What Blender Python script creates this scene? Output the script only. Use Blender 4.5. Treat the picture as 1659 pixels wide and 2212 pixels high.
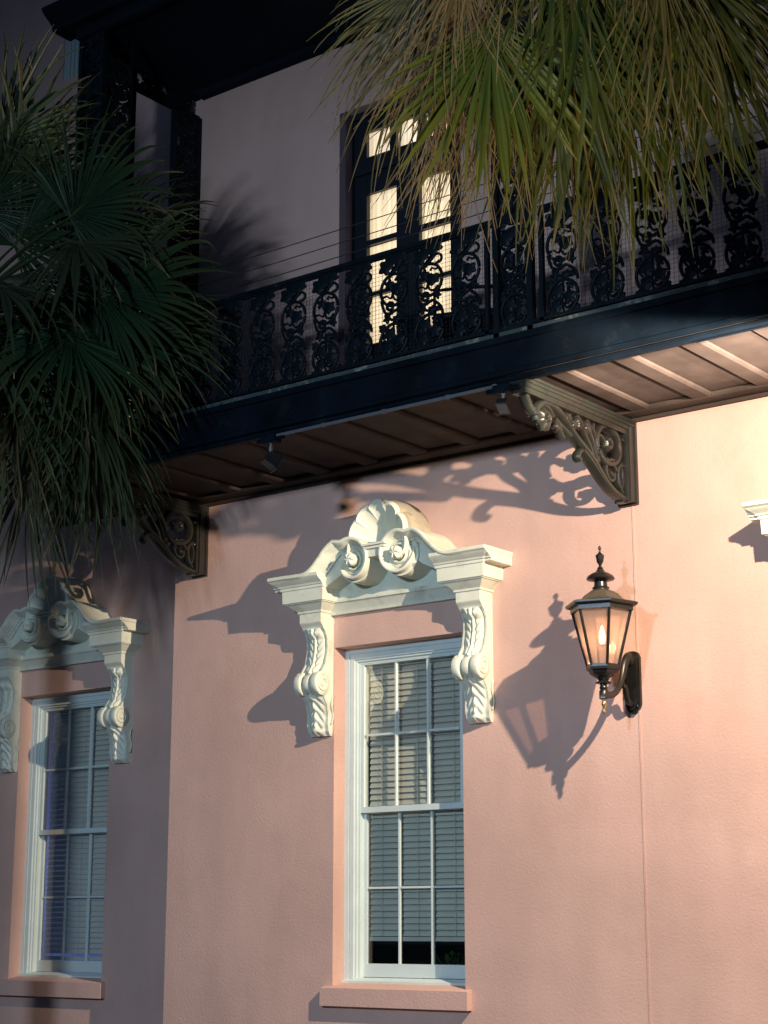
import bpy, bmesh, math, random
from mathutils import Vector, Matrix
R_ = math.radians
for o in list(bpy.data.objects): bpy.data.objects.remove(o)
SC = bpy.context.scene
COL = SC.collection

# ------------------------------------------------------------------ camera
cd = bpy.data.cameras.new('camera'); cam = bpy.data.objects.new('camera', cd); COL.objects.link(cam)
cam.location = (9.57643, -11.66949, 1.65721)
cd.sensor_fit = 'HORIZONTAL'; cd.sensor_width = 36; cd.lens = 36 * 3767 / 1659
cd.clip_end = 2000; cd.clip_start = .05
yaw, pit = R_(38.0), R_(13.36)
f = Vector((-math.sin(yaw) * math.cos(pit), math.cos(yaw) * math.cos(pit), math.sin(pit)))
r = Vector((math.cos(yaw), math.sin(yaw), 0)); u = r.cross(f)
cam.rotation_euler = Matrix(((r.x, u.x, -f.x), (r.y, u.y, -f.y), (r.z, u.z, -f.z))).to_euler()
SC.camera = cam
# ------------------------------------------------------------------ night sky and lamps
w = bpy.data.worlds.new('World'); SC.world = w; w.use_nodes = True
bg = w.node_tree.nodes['Background']; bg.inputs[0].default_value = (.30, .52, 1, 1); bg.inputs[1].default_value = .09
SC.view_settings.view_transform = 'Standard'; SC.view_settings.look = 'None'; SC.view_settings.exposure = 0; SC.view_settings.gamma = 1

def lamp(name, kind, loc, col, energy, aim=None, rad=.05, size=100, blend=1):
    l = bpy.data.lights.new(name, kind); o = bpy.data.objects.new(name, l); COL.objects.link(o)
    o.location = loc; l.color = col; l.energy = energy; l.shadow_soft_size = rad
    if kind == 'SPOT': l.spot_size = R_(size); l.spot_blend = blend
    if aim: o.rotation_euler = (Vector(aim) - Vector(loc)).to_track_quat('-Z', 'Y').to_euler()
    return o
# warm flood hung from the balcony edge just right of the frame, aimed left along the wall
# (a wall-washer: its reflector throws more light the more obliquely the wall is met)
fl = lamp('flood_light', 'POINT', (5.48, -2.16, 5.29), (1, .80, .59), 680, rad=.026)
fl.data.use_nodes = True; lt = fl.data.node_tree; le = lt.nodes['Emission']
g_ = lt.nodes.new('ShaderNodeNewGeometry'); sx_ = lt.nodes.new('ShaderNodeSeparateXYZ'); lt.links.new(g_.outputs['Incoming'], sx_.inputs[0])
neg = lt.nodes.new('ShaderNodeMath'); neg.operation = 'MULTIPLY'; neg.inputs[1].default_value = 1; lt.links.new(sx_.outputs['Y'], neg.inputs[0])
mxn = lt.nodes.new('ShaderNodeMath'); mxn.operation = 'MAXIMUM'; mxn.inputs[1].default_value = .16; lt.links.new(neg.outputs[0], mxn.inputs[0])
pw = lt.nodes.new('ShaderNodeMath'); pw.operation = 'POWER'; pw.inputs[1].default_value = -1.12; lt.links.new(mxn.outputs[0], pw.inputs[0])
on = lt.nodes.new('ShaderNodeMapRange'); on.interpolation_type = 'SMOOTHSTEP'; on.inputs[1].default_value = .10; on.inputs[2].default_value = .24; lt.links.new(neg.outputs[0], on.inputs[0])
hd = lt.nodes.new('ShaderNodeMapRange'); hd.interpolation_type = 'SMOOTHSTEP'; hd.inputs[1].default_value = .20; hd.inputs[2].default_value = .30; hd.inputs[3].default_value = 1; hd.inputs[4].default_value = 0; lt.links.new(sx_.outputs['Z'], hd.inputs[0])
m0 = lt.nodes.new('ShaderNodeMath'); m0.operation = 'MULTIPLY'; lt.links.new(on.outputs[0], m0.inputs[0]); lt.links.new(hd.outputs[0], m0.inputs[1])
dv = lt.nodes.new('ShaderNodeMath'); dv.operation = 'DIVIDE'; lt.links.new(sx_.outputs['X'], dv.inputs[0]); lt.links.new(mxn.outputs[0], dv.inputs[1])
bd = lt.nodes.new('ShaderNodeMapRange'); bd.inputs[1].default_value = -4.2; bd.inputs[2].default_value = -3.55; bd.inputs[3].default_value = .05; lt.links.new(dv.outputs[0], bd.inputs[0])
on = lt.nodes.new('ShaderNodeMath'); on.operation = 'MULTIPLY'; lt.links.new(m0.outputs[0], on.inputs[0]); lt.links.new(bd.outputs[0], on.inputs[1])
ml = lt.nodes.new('ShaderNodeMath'); ml.operation = 'MULTIPLY'; lt.links.new(pw.outputs[0], ml.inputs[0]); lt.links.new(on.outputs[0], ml.inputs[1])
lt.links.new(ml.outputs[0], le.inputs['Strength'])
# added unseen lamp right of the frame, put in to brighten the balcony underside
lamp('soffit_fill', 'SPOT', (6.9, -1.45, 4.35), (1, .78, .60), 6000, aim=(4.9, -1.15, 5.6), rad=.08, size=38, blend=.8)
# cool street lamp across the street
lamp('street_light', 'SPOT', (4.5, -14.0, 5.3), (.57, .77, 1), 3500, aim=(.3, 0, 3.6), rad=.38, size=74, blend=1)
# warm light added below the right-hand palm for its yellow-green glow
lamp('palm_fill', 'SPOT', (7.4, -7.6, .5), (1, .86, .42), 2300, aim=(4.95, -4.4, 6.1), rad=.1, size=30, blend=1)

# ------------------------------------------------------------------ materials
def mat(name, col, rough=.6, metal=0, var=0, vscale=2, bump=0, bscale=60, bdist=.01, col2=None, c2scale=3, c2lo=.5, c2hi=.7, spec=.5, detail=4, coat=0):
    m = bpy.data.materials.new(name); m.use_nodes = True; t = m.node_tree; n = t.nodes; L = t.links
    b = n['Principled BSDF']; b.inputs['Base Color'].default_value = (*col, 1)
    b.inputs['Roughness'].default_value = rough; b.inputs['Metallic'].default_value = metal
    b.inputs['Specular IOR Level'].default_value = spec; b.inputs['Coat Weight'].default_value = coat
    tc = n.new('ShaderNodeTexCoord')
    src = None
    if var:
        no = n.new('ShaderNodeTexNoise'); no.inputs['Scale'].default_value = vscale; no.inputs['Detail'].default_value = 5
        L.new(tc.outputs['Object'], no.inputs['Vector'])
        mr = n.new('ShaderNodeMapRange'); mr.inputs[1].default_value = .3; mr.inputs[2].default_value = .7
        mr.inputs[3].default_value = 1 - var; mr.inputs[4].default_value = 1 + var
        L.new(no.outputs['Fac'], mr.inputs[0])
        mx = n.new('ShaderNodeMix'); mx.data_type = 'RGBA'; mx.blend_type = 'MULTIPLY'; mx.inputs[0].default_value = 1
        mx.inputs[6].default_value = (*col, 1); L.new(mr.outputs[0], mx.inputs[7]); src = mx.outputs[2]
    if col2:
        no = n.new('ShaderNodeTexNoise'); no.inputs['Scale'].default_value = c2scale; no.inputs['Detail'].default_value = 8; no.inputs['Roughness'].default_value = .65
        L.new(tc.outputs['Object'], no.inputs['Vector'])
        mr = n.new('ShaderNodeMapRange'); mr.inputs[1].default_value = c2lo; mr.inputs[2].default_value = c2hi
        L.new(no.outputs['Fac'], mr.inputs[0])
        mx = n.new('ShaderNodeMix'); mx.data_type = 'RGBA'; L.new(mr.outputs[0], mx.inputs[0])
        if src: L.new(src, mx.inputs[6])
        else: mx.inputs[6].default_value = (*col, 1)
        mx.inputs[7].default_value = (*col2, 1); src = mx.outputs[2]
    if src: L.new(src, b.inputs['Base Color'])
    if bump:
        no = n.new('ShaderNodeTexNoise'); no.inputs['Scale'].default_value = bscale; no.inputs['Detail'].default_value = detail
        L.new(tc.outputs['Object'], no.inputs['Vector'])
        bp = n.new('ShaderNodeBump'); bp.inputs['Strength'].default_value = bump; bp.inputs['Distance'].default_value = bdist
        L.new(no.outputs['Fac'], bp.inputs['Height']); L.new(bp.outputs[0], b.inputs['Normal'])
    return m
def emit(name, col, s, wave=False):
    m = bpy.data.materials.new(name); m.use_nodes = True; t = m.node_tree; n = t.nodes; L = t.links
    b = n['Principled BSDF']; b.inputs['Base Color'].default_value = (*col, 1)
    b.inputs['Emission Color'].default_value = (*col, 1); b.inputs['Emission Strength'].default_value = s
    if wave:  # vertical bands painted into the glow stand for light through folds
        tc = n.new('ShaderNodeTexCoord'); mp = n.new('ShaderNodeMapping'); mp.inputs['Scale'].default_value = (11, .01, .12)
        no = n.new('ShaderNodeTexNoise'); no.inputs['Scale'].default_value = 1; no.inputs['Detail'].default_value = 3
        L.new(tc.outputs['Object'], mp.inputs[0]); L.new(mp.outputs[0], no.inputs['Vector'])
        cr = n.new('ShaderNodeValToRGB'); cr.color_ramp.elements[0].position = .38; cr.color_ramp.elements[1].position = .58
        cr.color_ramp.elements[0].color = (col[0]*.58, col[1]*.64, col[2]*.66, 1); cr.color_ramp.elements[1].color = (*col, 1)
        L.new(no.outputs['Fac'], cr.inputs[0]); L.new(cr.outputs[0], b.inputs['Emission Color'])
    return m
def glass(name, tint=(.9, .93, .9), fac=.1, rough=.02, dust=0):
    m = bpy.data.materials.new(name); m.use_nodes = True; t = m.node_tree; n = t.nodes; L = t.links
    n.remove(n['Principled BSDF']); out = n['Material Output']
    tr = n.new('ShaderNodeBsdfTransparent'); tr.inputs[0].default_value = (*tint, 1)
    gl = n.new('ShaderNodeBsdfGlossy'); gl.inputs['Roughness'].default_value = rough
    fr = n.new('ShaderNodeFresnel'); fr.inputs[0].default_value = 1.5
    ad = n.new('ShaderNodeMath'); ad.operation = 'MULTIPLY_ADD'; ad.inputs[1].default_value = 1.4; ad.inputs[2].default_value = fac * .3
    mx = n.new('ShaderNodeMixShader'); L.new(fr.outputs[0], ad.inputs[0]); L.new(ad.outputs[0], mx.inputs[0])
    L.new(tr.outputs[0], mx.inputs[1]); L.new(gl.outputs[0], mx.inputs[2])
    if dust:
        df = n.new('ShaderNodeBsdfTranslucent'); df.inputs[0].default_value = (.8, .60, .52, 1); d2 = n.new('ShaderNodeBsdfDiffuse'); d2.inputs[0].default_value = (.7, .56, .48, 1)
        a1 = n.new('ShaderNodeMixShader'); a1.inputs[0].default_value = .5; L.new(df.outputs[0], a1.inputs[1]); L.new(d2.outputs[0], a1.inputs[2])
        a2 = n.new('ShaderNodeMixShader'); a2.inputs[0].default_value = dust; L.new(mx.outputs[0], a2.inputs[1]); L.new(a1.outputs[0], a2.inputs[2]); L.new(a2.outputs[0], out.inputs[0])
    else: L.new(mx.outputs[0], out.inputs[0])
    return m
def stucco():
    m = mat('pink_stucco', (.60, .39, .325), .92, var=.10, vscale=.8, col2=(.51, .32, .265), c2scale=1.1, c2lo=.52, c2hi=.85, spec=.25)
    t = m.node_tree; n = t.nodes; L = t.links; b = n['Principled BSDF']
    tc = n.new('ShaderNodeTexCoord')
    base = b.inputs['Base Color'].links[0].from_socket
    mp = n.new('ShaderNodeMapping'); mp.inputs['Scale'].default_value = (3.2, 3.2, .7); L.new(tc.outputs['Object'], mp.inputs[0])
    ns = n.new('ShaderNodeTexNoise'); ns.inputs['Scale'].default_value = 1; ns.inputs['Detail'].default_value = 6; L.new(mp.outputs[0], ns.inputs['Vector'])
    ms = n.new('ShaderNodeMapRange'); ms.inputs[1].default_value = .35; ms.inputs[2].default_value = .68; ms.inputs[3].default_value = .955; ms.inputs[4].default_value = 1.03; L.new(ns.outputs['Fac'], ms.inputs[0])
    mxs = n.new('ShaderNodeMix'); mxs.data_type = 'RGBA'; mxs.blend_type = 'MULTIPLY'; mxs.inputs[0].default_value = 1; L.new(base, mxs.inputs[6]); L.new(ms.outputs[0], mxs.inputs[7]); L.new(mxs.outputs[2], b.inputs['Base Color'])
    n1 = n.new('ShaderNodeTexNoise'); n1.inputs['Scale'].default_value = 48; n1.inputs['Detail'].default_value = 5; n1.inputs['Roughness'].default_value = .6; n1.inputs['Distortion'].default_value = .15
    n2 = n.new('ShaderNodeTexVoronoi'); n2.inputs['Scale'].default_value = 34; n2.inputs['Randomness'].default_value = 1
    n3 = n.new('ShaderNodeTexNoise'); n3.inputs['Scale'].default_value = 1.3; n3.inputs['Detail'].default_value = 2
    for q in (n1, n2, n3): L.new(tc.outputs['Object'], q.inputs['Vector'])
    a = n.new('ShaderNodeMath'); a.operation = 'MULTIPLY_ADD'; a.inputs[1].default_value = -.12; L.new(n2.outputs['Distance'], a.inputs[0]); L.new(n1.outputs['Fac'], a.inputs[2])
    a2 = n.new('ShaderNodeMath'); a2.operation = 'MULTIPLY_ADD'; a2.inputs[1].default_value = 2.6; L.new(n3.outputs['Fac'], a2.inputs[0]); L.new(a.outputs[0], a2.inputs[2])
    bp = n.new('ShaderNodeBump'); bp.inputs['Strength'].default_value = .75; bp.inputs['Distance'].default_value = .0045
    L.new(a2.outputs[0], bp.inputs['Height']); L.new(bp.outputs[0], b.inputs['Normal'])
    return m
def leafmat():
    m = bpy.data.materials.new('palm_leaf'); m.use_nodes = True; t = m.node_tree; n = t.nodes; L = t.links
    b = n['Principled BSDF']; at = n.new('ShaderNodeAttribute'); at.attribute_name = 'tint'
    b.inputs['Roughness'].default_value = .5; b.inputs['Specular IOR Level'].default_value = .3
    tl = n.new('ShaderNodeBsdfTranslucent'); mx = n.new('ShaderNodeMixShader'); mx.inputs[0].default_value = .3
    L.new(at.outputs['Color'], b.inputs['Base Color']); L.new(at.outputs['Color'], tl.inputs[0])
    L.new(b.outputs[0], mx.inputs[1]); L.new(tl.outputs[0], mx.inputs[2]); L.new(mx.outputs[0], n['Material Output'].inputs[0])
    return m
M = dict(
    stucco=stucco(),
    cream=mat('cream_paint', (.68, .70, .58), .55, var=.05, vscale=6, bump=.15, bscale=90, bdist=.004, col2=(.40, .37, .28), c2scale=4.5, c2lo=.56, c2hi=.80),
    shelltop=mat('weathered_plaster', (.42, .37, .27), .8, var=.2, vscale=9, bump=.4, bscale=50, bdist=.006, col2=(.10, .085, .06), c2scale=5, c2lo=.55, c2hi=.7),
    white=mat('white_wood_paint', (.62, .71, .68), .45, var=.04, vscale=5, bump=.1, bscale=40, bdist=.003),
    iron=mat('dark_painted_iron', (.0025, .0055, .0085), .5, var=.3, vscale=14, bump=.2, bscale=70, bdist=.003, spec=.15, col2=(.09, .11, .085), c2scale=18, c2lo=.66, c2hi=.74),
    ironb=mat('glossy_green_iron', (.018, .016, .014), .36, var=.3, vscale=12, bump=.3, bscale=60, bdist=.005, spec=.55, col2=(.014, .019, .016), c2scale=3, c2lo=.4, c2hi=.6),
    fascia=mat('navy_painted_board', (.0022, .0050, .0095), .6, var=.5, vscale=3, bump=.15, bscale=30, bdist=.003, spec=.08, col2=(.010, .016, .018), c2scale=5, c2lo=.55, c2hi=.8),
    curb=mat('worn_kerb_paint', (.03, .045, .045), .6, col2=(.20, .22, .17), c2scale=9, c2lo=.54, c2hi=.68, bump=.3),
    soffit=mat('brown_soffit_paint', (.058, .046, .042), .65, spec=.08, var=.2, vscale=4, col2=(.038, .028, .025), c2scale=2.4, c2lo=.5, c2hi=.72, bump=.12, bscale=18, bdist=.004),
    lampm=mat('lantern_metal', (.010, .010, .009), .33, var=.2, vscale=20, bump=.2, bscale=60, bdist=.003, spec=.45),
    lamproof=mat('lantern_roof_metal', (.055, .045, .032), .55, var=.2, vscale=20, spec=.5),
    brass=mat('brass', (.5, .33, .14), .3, metal=.8),
    black=mat('dark_door_paint', (.010, .012, .018), .4, spec=.4),
    reveal=mat('door_reveal_paint', (.09, .06, .075), .7),
    room=mat('dark_room', (.22, .24, .20), .9),
    roomb=mat('pale_room', (.55, .56, .62), .9),
    blind=mat('blind_slat', (.66, .63, .54), .6, var=.06, vscale=3),
    glass=glass('window_glass', (.90, .93, .90), .1, .015),
    lglass=glass('lantern_glass', (.86, .74, .68), .02, .03, .30),
    flame=emit('bulb_glow', (1, .58, .26), 40),
    candle=mat('candle_sleeve', (.85, .62, .42), .5),
    curtain=emit('lit_curtain', (1, .78, .54), .92, True),
    curtain2=emit('lit_curtain_dim', (1, .68, .34), .38, True),
    trunk=mat('palm_trunk', (.10, .08, .06), .9, var=.4, vscale=12, bump=.8, bscale=14, bdist=.03),
    leaf=leafmat(),
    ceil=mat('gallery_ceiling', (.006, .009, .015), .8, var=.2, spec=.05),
    shutter=mat('pale_shutter', (.42, .50, .48), .6),
    conduit=mat('grey_conduit', (.12, .13, .14), .5, metal=.2),
    pave=mat('paving', (.11, .10, .095), .8, var=.3, vscale=.8, bump=.3, bscale=20),
    wire=mat('fine_wire', (.02, .022, .022), .5),
)

# ------------------------------------------------------------------ mesh helpers
class MB:
    def __init__(s): s.v = []; s.f = []; s.mi = []; s.cur = 0; s.col = []
    def add(s, vs, fs):
        b = len(s.v); s.v += [tuple(p) for p in vs]; s.f += [tuple(i + b for i in q) for q in fs]; s.mi += [s.cur] * len(fs)
    def box(s, x0, x1, y0, y1, z0, z1):
        s.add([(x, y, z) for z in (z0, z1) for y in (y0, y1) for x in (x0, x1)],
              [(0, 2, 3, 1), (4, 5, 7, 6), (0, 1, 5, 4), (2, 6, 7, 3), (0, 4, 6, 2), (1, 3, 7, 5)])
    def prism(s, pts, ax, a0, a1):
        n = len(pts)
        P = {'x': lambda p, a: (a, p[0], p[1]), 'y': lambda p, a: (p[0], a, p[1]), 'z': lambda p, a: (p[0], p[1], a)}[ax]
        s.add([P(p, a0) for p in pts] + [P(p, a1) for p in pts],
              [tuple(range(n))[::-1], tuple(range(n, 2 * n))] + [(i, (i + 1) % n, n + (i + 1) % n, n + i) for i in range(n)])
    def rings(s, rs, closed=True, cap=True):
        n = len(rs[0]); vs = [p for q in rs for p in q]; fs = []
        for k in range(len(rs) - 1):
            for i in range(n if closed else n - 1):
                j = (i + 1) % n; fs.append((k * n + i, k * n + j, (k + 1) * n + j, (k + 1) * n + i))
        if cap: fs += [tuple(range(n))[::-1], tuple(range((len(rs) - 1) * n, len(rs) * n))]
        s.add(vs, fs)
    def lathe(s, prof, c=(0, 0), n=24, a0=0, cap=True):
        s.rings([[(c[0] + rr * math.cos(a0 + 2 * math.pi * i / n), c[1] + rr * math.sin(a0 + 2 * math.pi * i / n), z) for i in range(n)] for rr, z in prof], cap=cap)
    def tube(s, pts, rad, n=8, flat=None, up=None):
        pts = [Vector(p) for p in pts]; m = len(pts)
        if not hasattr(rad, '__len__'): rad = [rad] * m
        rs = []; prev = Vector(up) if up else None
        for i, p in enumerate(pts):
            t = (pts[min(i + 1, m - 1)] - pts[max(i - 1, 0)]).normalized()
            if prev is None: prev = Vector((0, 0, 1)) if abs(t.z) < .9 else Vector((1, 0, 0))
            a = (prev - t * prev.dot(t)).normalized(); bb = t.cross(a)
            if not up: prev = a
            fa, fb = flat or (1, 1)
            rs.append([p + a * (math.cos(2 * math.pi * k / n) * rad[i] * fa) + bb * (math.sin(2 * math.pi * k / n) * rad[i] * fb) for k in range(n)])
        s.rings(rs)
    def stroke(s, pts, rr, ax, c, h, sm=3, n=6):
        # iron scroll in a plane: pts 2D, in-plane radius rr, half depth h across the plane
        P = {'x': lambda p: (c, p[0], p[1]), 'y': lambda p: (p[0], c, p[1])}[ax]
        up = (1, 0, 0) if ax == 'x' else (0, 1, 0)
        pts = smooth(pts, sm); m = len(pts)
        if hasattr(rr, '__len__'): rad = [rr[0] + (rr[1] - rr[0]) * i / (m - 1) for i in range(m)]
        else: rad = [rr] * m
        V = [Vector(P(p)) for p in pts]; rs = []; U = Vector(up)
        for i, p in enumerate(V):
            t = (V[min(i + 1, m - 1)] - V[max(i - 1, 0)]).normalized(); b = t.cross(U).normalized(); q = []
            for k in range(8):
                a = 2 * math.pi * (k + .5) / 8; ca, sa = math.cos(a), math.sin(a)
                q.append(p + b * rad[i] * math.copysign(abs(ca) ** .75, ca) + U * h * math.copysign(abs(sa) ** .75, sa))
            rs.append(q)
        s.rings(rs)
    def leafd(s, cx, cz, rr, rot, ax, c, h, lobes=5, depth=.3, asp=1.0, n=30):
        P = {'x': lambda a, b, d: (c + d, a, b), 'y': lambda a, b, d: (a, c + d, b)}[ax]
        ring = []
        for i in range(n):
            a = 2 * math.pi * i / n; q = rr * (1 - depth * (.5 + .5 * math.cos(lobes * a)) ** 1.0)
            X, Z = q * math.cos(a) * asp, q * math.sin(a)
            ring.append((cx + X * math.cos(rot) - Z * math.sin(rot), cz + X * math.sin(rot) + Z * math.cos(rot)))
        vs = []
        for sc, d in ((1, -h * .35), (.6, -h), (1, h * .35), (.6, h)):
            vs += [P(cx + (x - cx) * sc, cz + (z - cz) * sc, d) for x, z in ring]
        vs += [P(cx, cz, -h * .8), P(cx, cz, h * .8)]; fs = []
        for i in range(n):
            j = (i + 1) % n
            fs += [(i, j, n + j, n + i), (n + i, n + j, 4 * n), (2 * n + i, 2 * n + j, 3 * n + j, 3 * n + i), (3 * n + i, 3 * n + j, 4 * n + 1), (i, j, 2 * n + j, 2 * n + i)]
        s.add(vs, fs)
    def build(s, name, mats, parent=None, sm=40, recalc=True):
        me = bpy.data.meshes.new(name); me.from_pydata(s.v, [], s.f)
        ms = mats if isinstance(mats, (list, tuple)) else [mats]
        for m in ms: me.materials.append(m if not isinstance(m, str) else M[m])
        for p, i in zip(me.polygons, s.mi): p.material_index = i
        if recalc:
            b = bmesh.new(); b.from_mesh(me); bmesh.ops.recalc_face_normals(b, faces=b.faces); b.to_mesh(me); b.free()
        if s.col:
            ca = me.color_attributes.new('tint', 'FLOAT_COLOR', 'POINT')
            for i, c in enumerate(s.col): ca.data[i].color = (*c, 1)
        if sm:
            for p in me.polygons: p.use_smooth = True
            me.set_sharp_from_angle(angle=R_(sm))
        me.update()
        o = bpy.data.objects.new(name, me); COL.objects.link(o); o.parent = parent
        return o
def smooth(pts, k=3):
    if k <= 1 or len(pts) < 3: return pts
    out = []; n = len(pts)
    for i in range(n - 1):
        p0, p1, p2, p3 = pts[max(i - 1, 0)], pts[i], pts[i + 1], pts[min(i + 2, n - 1)]
        for j in range(k):
            t = j / k
            out.append(tuple(.5 * (2 * b + (c - a) * t + (2 * a - 5 * b + 4 * c - d) * t * t + (3 * b - a - 3 * c + d) * t ** 3) for a, b, c, d in zip(p0, p1, p2, p3)))
    return out + [tuple(pts[-1])]
def arc(cx, cz, rx, rz, a0, a1, n=12): return [(cx + rx * math.cos(R_(a0 + (a1 - a0) * i / n)), cz + rz * math.sin(R_(a0 + (a1 - a0) * i / n))) for i in range(n + 1)]
def spiral(cx, cz, r0, r1, a0, a1, n=24): return [(cx + (r0 + (r1 - r0) * i / n) * math.cos(R_(a0 + (a1 - a0) * i / n)), cz + (r0 + (r1 - r0) * i / n) * math.sin(R_(a0 + (a1 - a0) * i / n))) for i in range(n + 1)]
def tag(o, label=None, cat=None, group=None, kind=None):
    if label: o['label'] = label
    if cat: o['category'] = cat
    if group: o['group'] = group
    if kind: o['kind'] = kind
    return o
def empty(name, loc=(0, 0, 0)):
    o = bpy.data.objects.new(name, None); COL.objects.link(o); o.location = loc; o.empty_display_size = .2; return o
def children(o): return [c for c in bpy.data.objects if c.parent == o]
def copy_tree(o, parent=None):
    c = o.copy(); COL.objects.link(c)
    if parent is not None: c.parent = parent
    for ch in children(o): copy_tree(ch, c)
    return c
def reparent(o, p): o.parent = p; return o

# ------------------------------------------------------------------ ground
g = MB(); g.add([(-120, -120, 0), (120, -120, 0), (120, 60, 0), (-120, 60, 0)], [(0, 1, 2, 3)])
tag(g.build('ground', 'pave', sm=0), kind='structure')

# ------------------------------------------------------------------ house
house = empty('house', (0, 0, 0)); tag(house, 'salmon pink stucco town house with cream window hoods, lit by floodlight', 'house')
def wall_cells(mb, x0, x1, z0, z1, holes, y, depth):
    xs = sorted({x0, x1} | {h[0] for h in holes} | {h[1] for h in holes}); zs = sorted({z0, z1} | {h[2] for h in holes} | {h[3] for h in holes})
    for i in range(len(xs) - 1):
        for j in range(len(zs) - 1):
            a, b, c, d = xs[i], xs[i + 1], zs[j], zs[j + 1]; mx, mz = (a + b) / 2, (c + d) / 2
            if any(h[0] < mx < h[1] and h[2] < mz < h[3] for h in holes): continue
            mb.add([(a, y, c), (b, y, c), (b, y, d), (a, y, d)], [(0, 1, 2, 3)])
    for a, b, c, d in holes:
        q = y + depth
        mb.add([(a, y, c), (a, q, c), (a, q, d), (a, y, d)], [(0, 1, 2, 3)])
        mb.add([(b, y, c), (b, y, d), (b, q, d), (b, q, c)], [(0, 1, 2, 3)])
        mb.add([(a, y, d), (a, q, d), (b, q, d), (b, y, d)], [(0, 1, 2, 3)])
        mb.add([(a, y, c), (b, y, c), (b, q, c), (a, q, c)], [(0, 1, 2, 3)])
WX = -4.60; WY = .40; CX = -2.07
W1 = (-.09, 1.277, 1.165, 4.03); D1 = (-.07, 1.32, 5.86, 9.11)
def sh(h, dx, dz=0): return (h[0] + dx, h[1] + dx, h[2] + dz, h[3] + dz)
wm = MB()
wall_cells(wm, CX, 14, 0, 13, [W1, sh(W1, 4.6), D1, sh(D1, 4.75)], 0, .30)
wm.add([(CX, 0, 0), (CX, WY, 0), (CX, WY, 13), (CX, 0, 13)], [(0, 1, 2, 3)])
wm.build('wall', 'stucco', house, sm=0, recalc=False)
wm = MB(); wall_cells(wm, -14, CX, 0, 17, [sh(W1, WX, -.03), sh(D1, WX + .25, -.1), (-4.5, -4.1, 11.02, 13.2)], WY, .30)
wm.build('wall', 'stucco', house, sm=0, recalc=False)
# vertical joint in the stucco
jb = MB()
for a, b in ((2.926, 2.936), (2.9375, 2.9395)): jb.box(a, b, -.006, .01, 0, 4.86)
jb.build('joint_bead', 'stucco', house)

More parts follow.
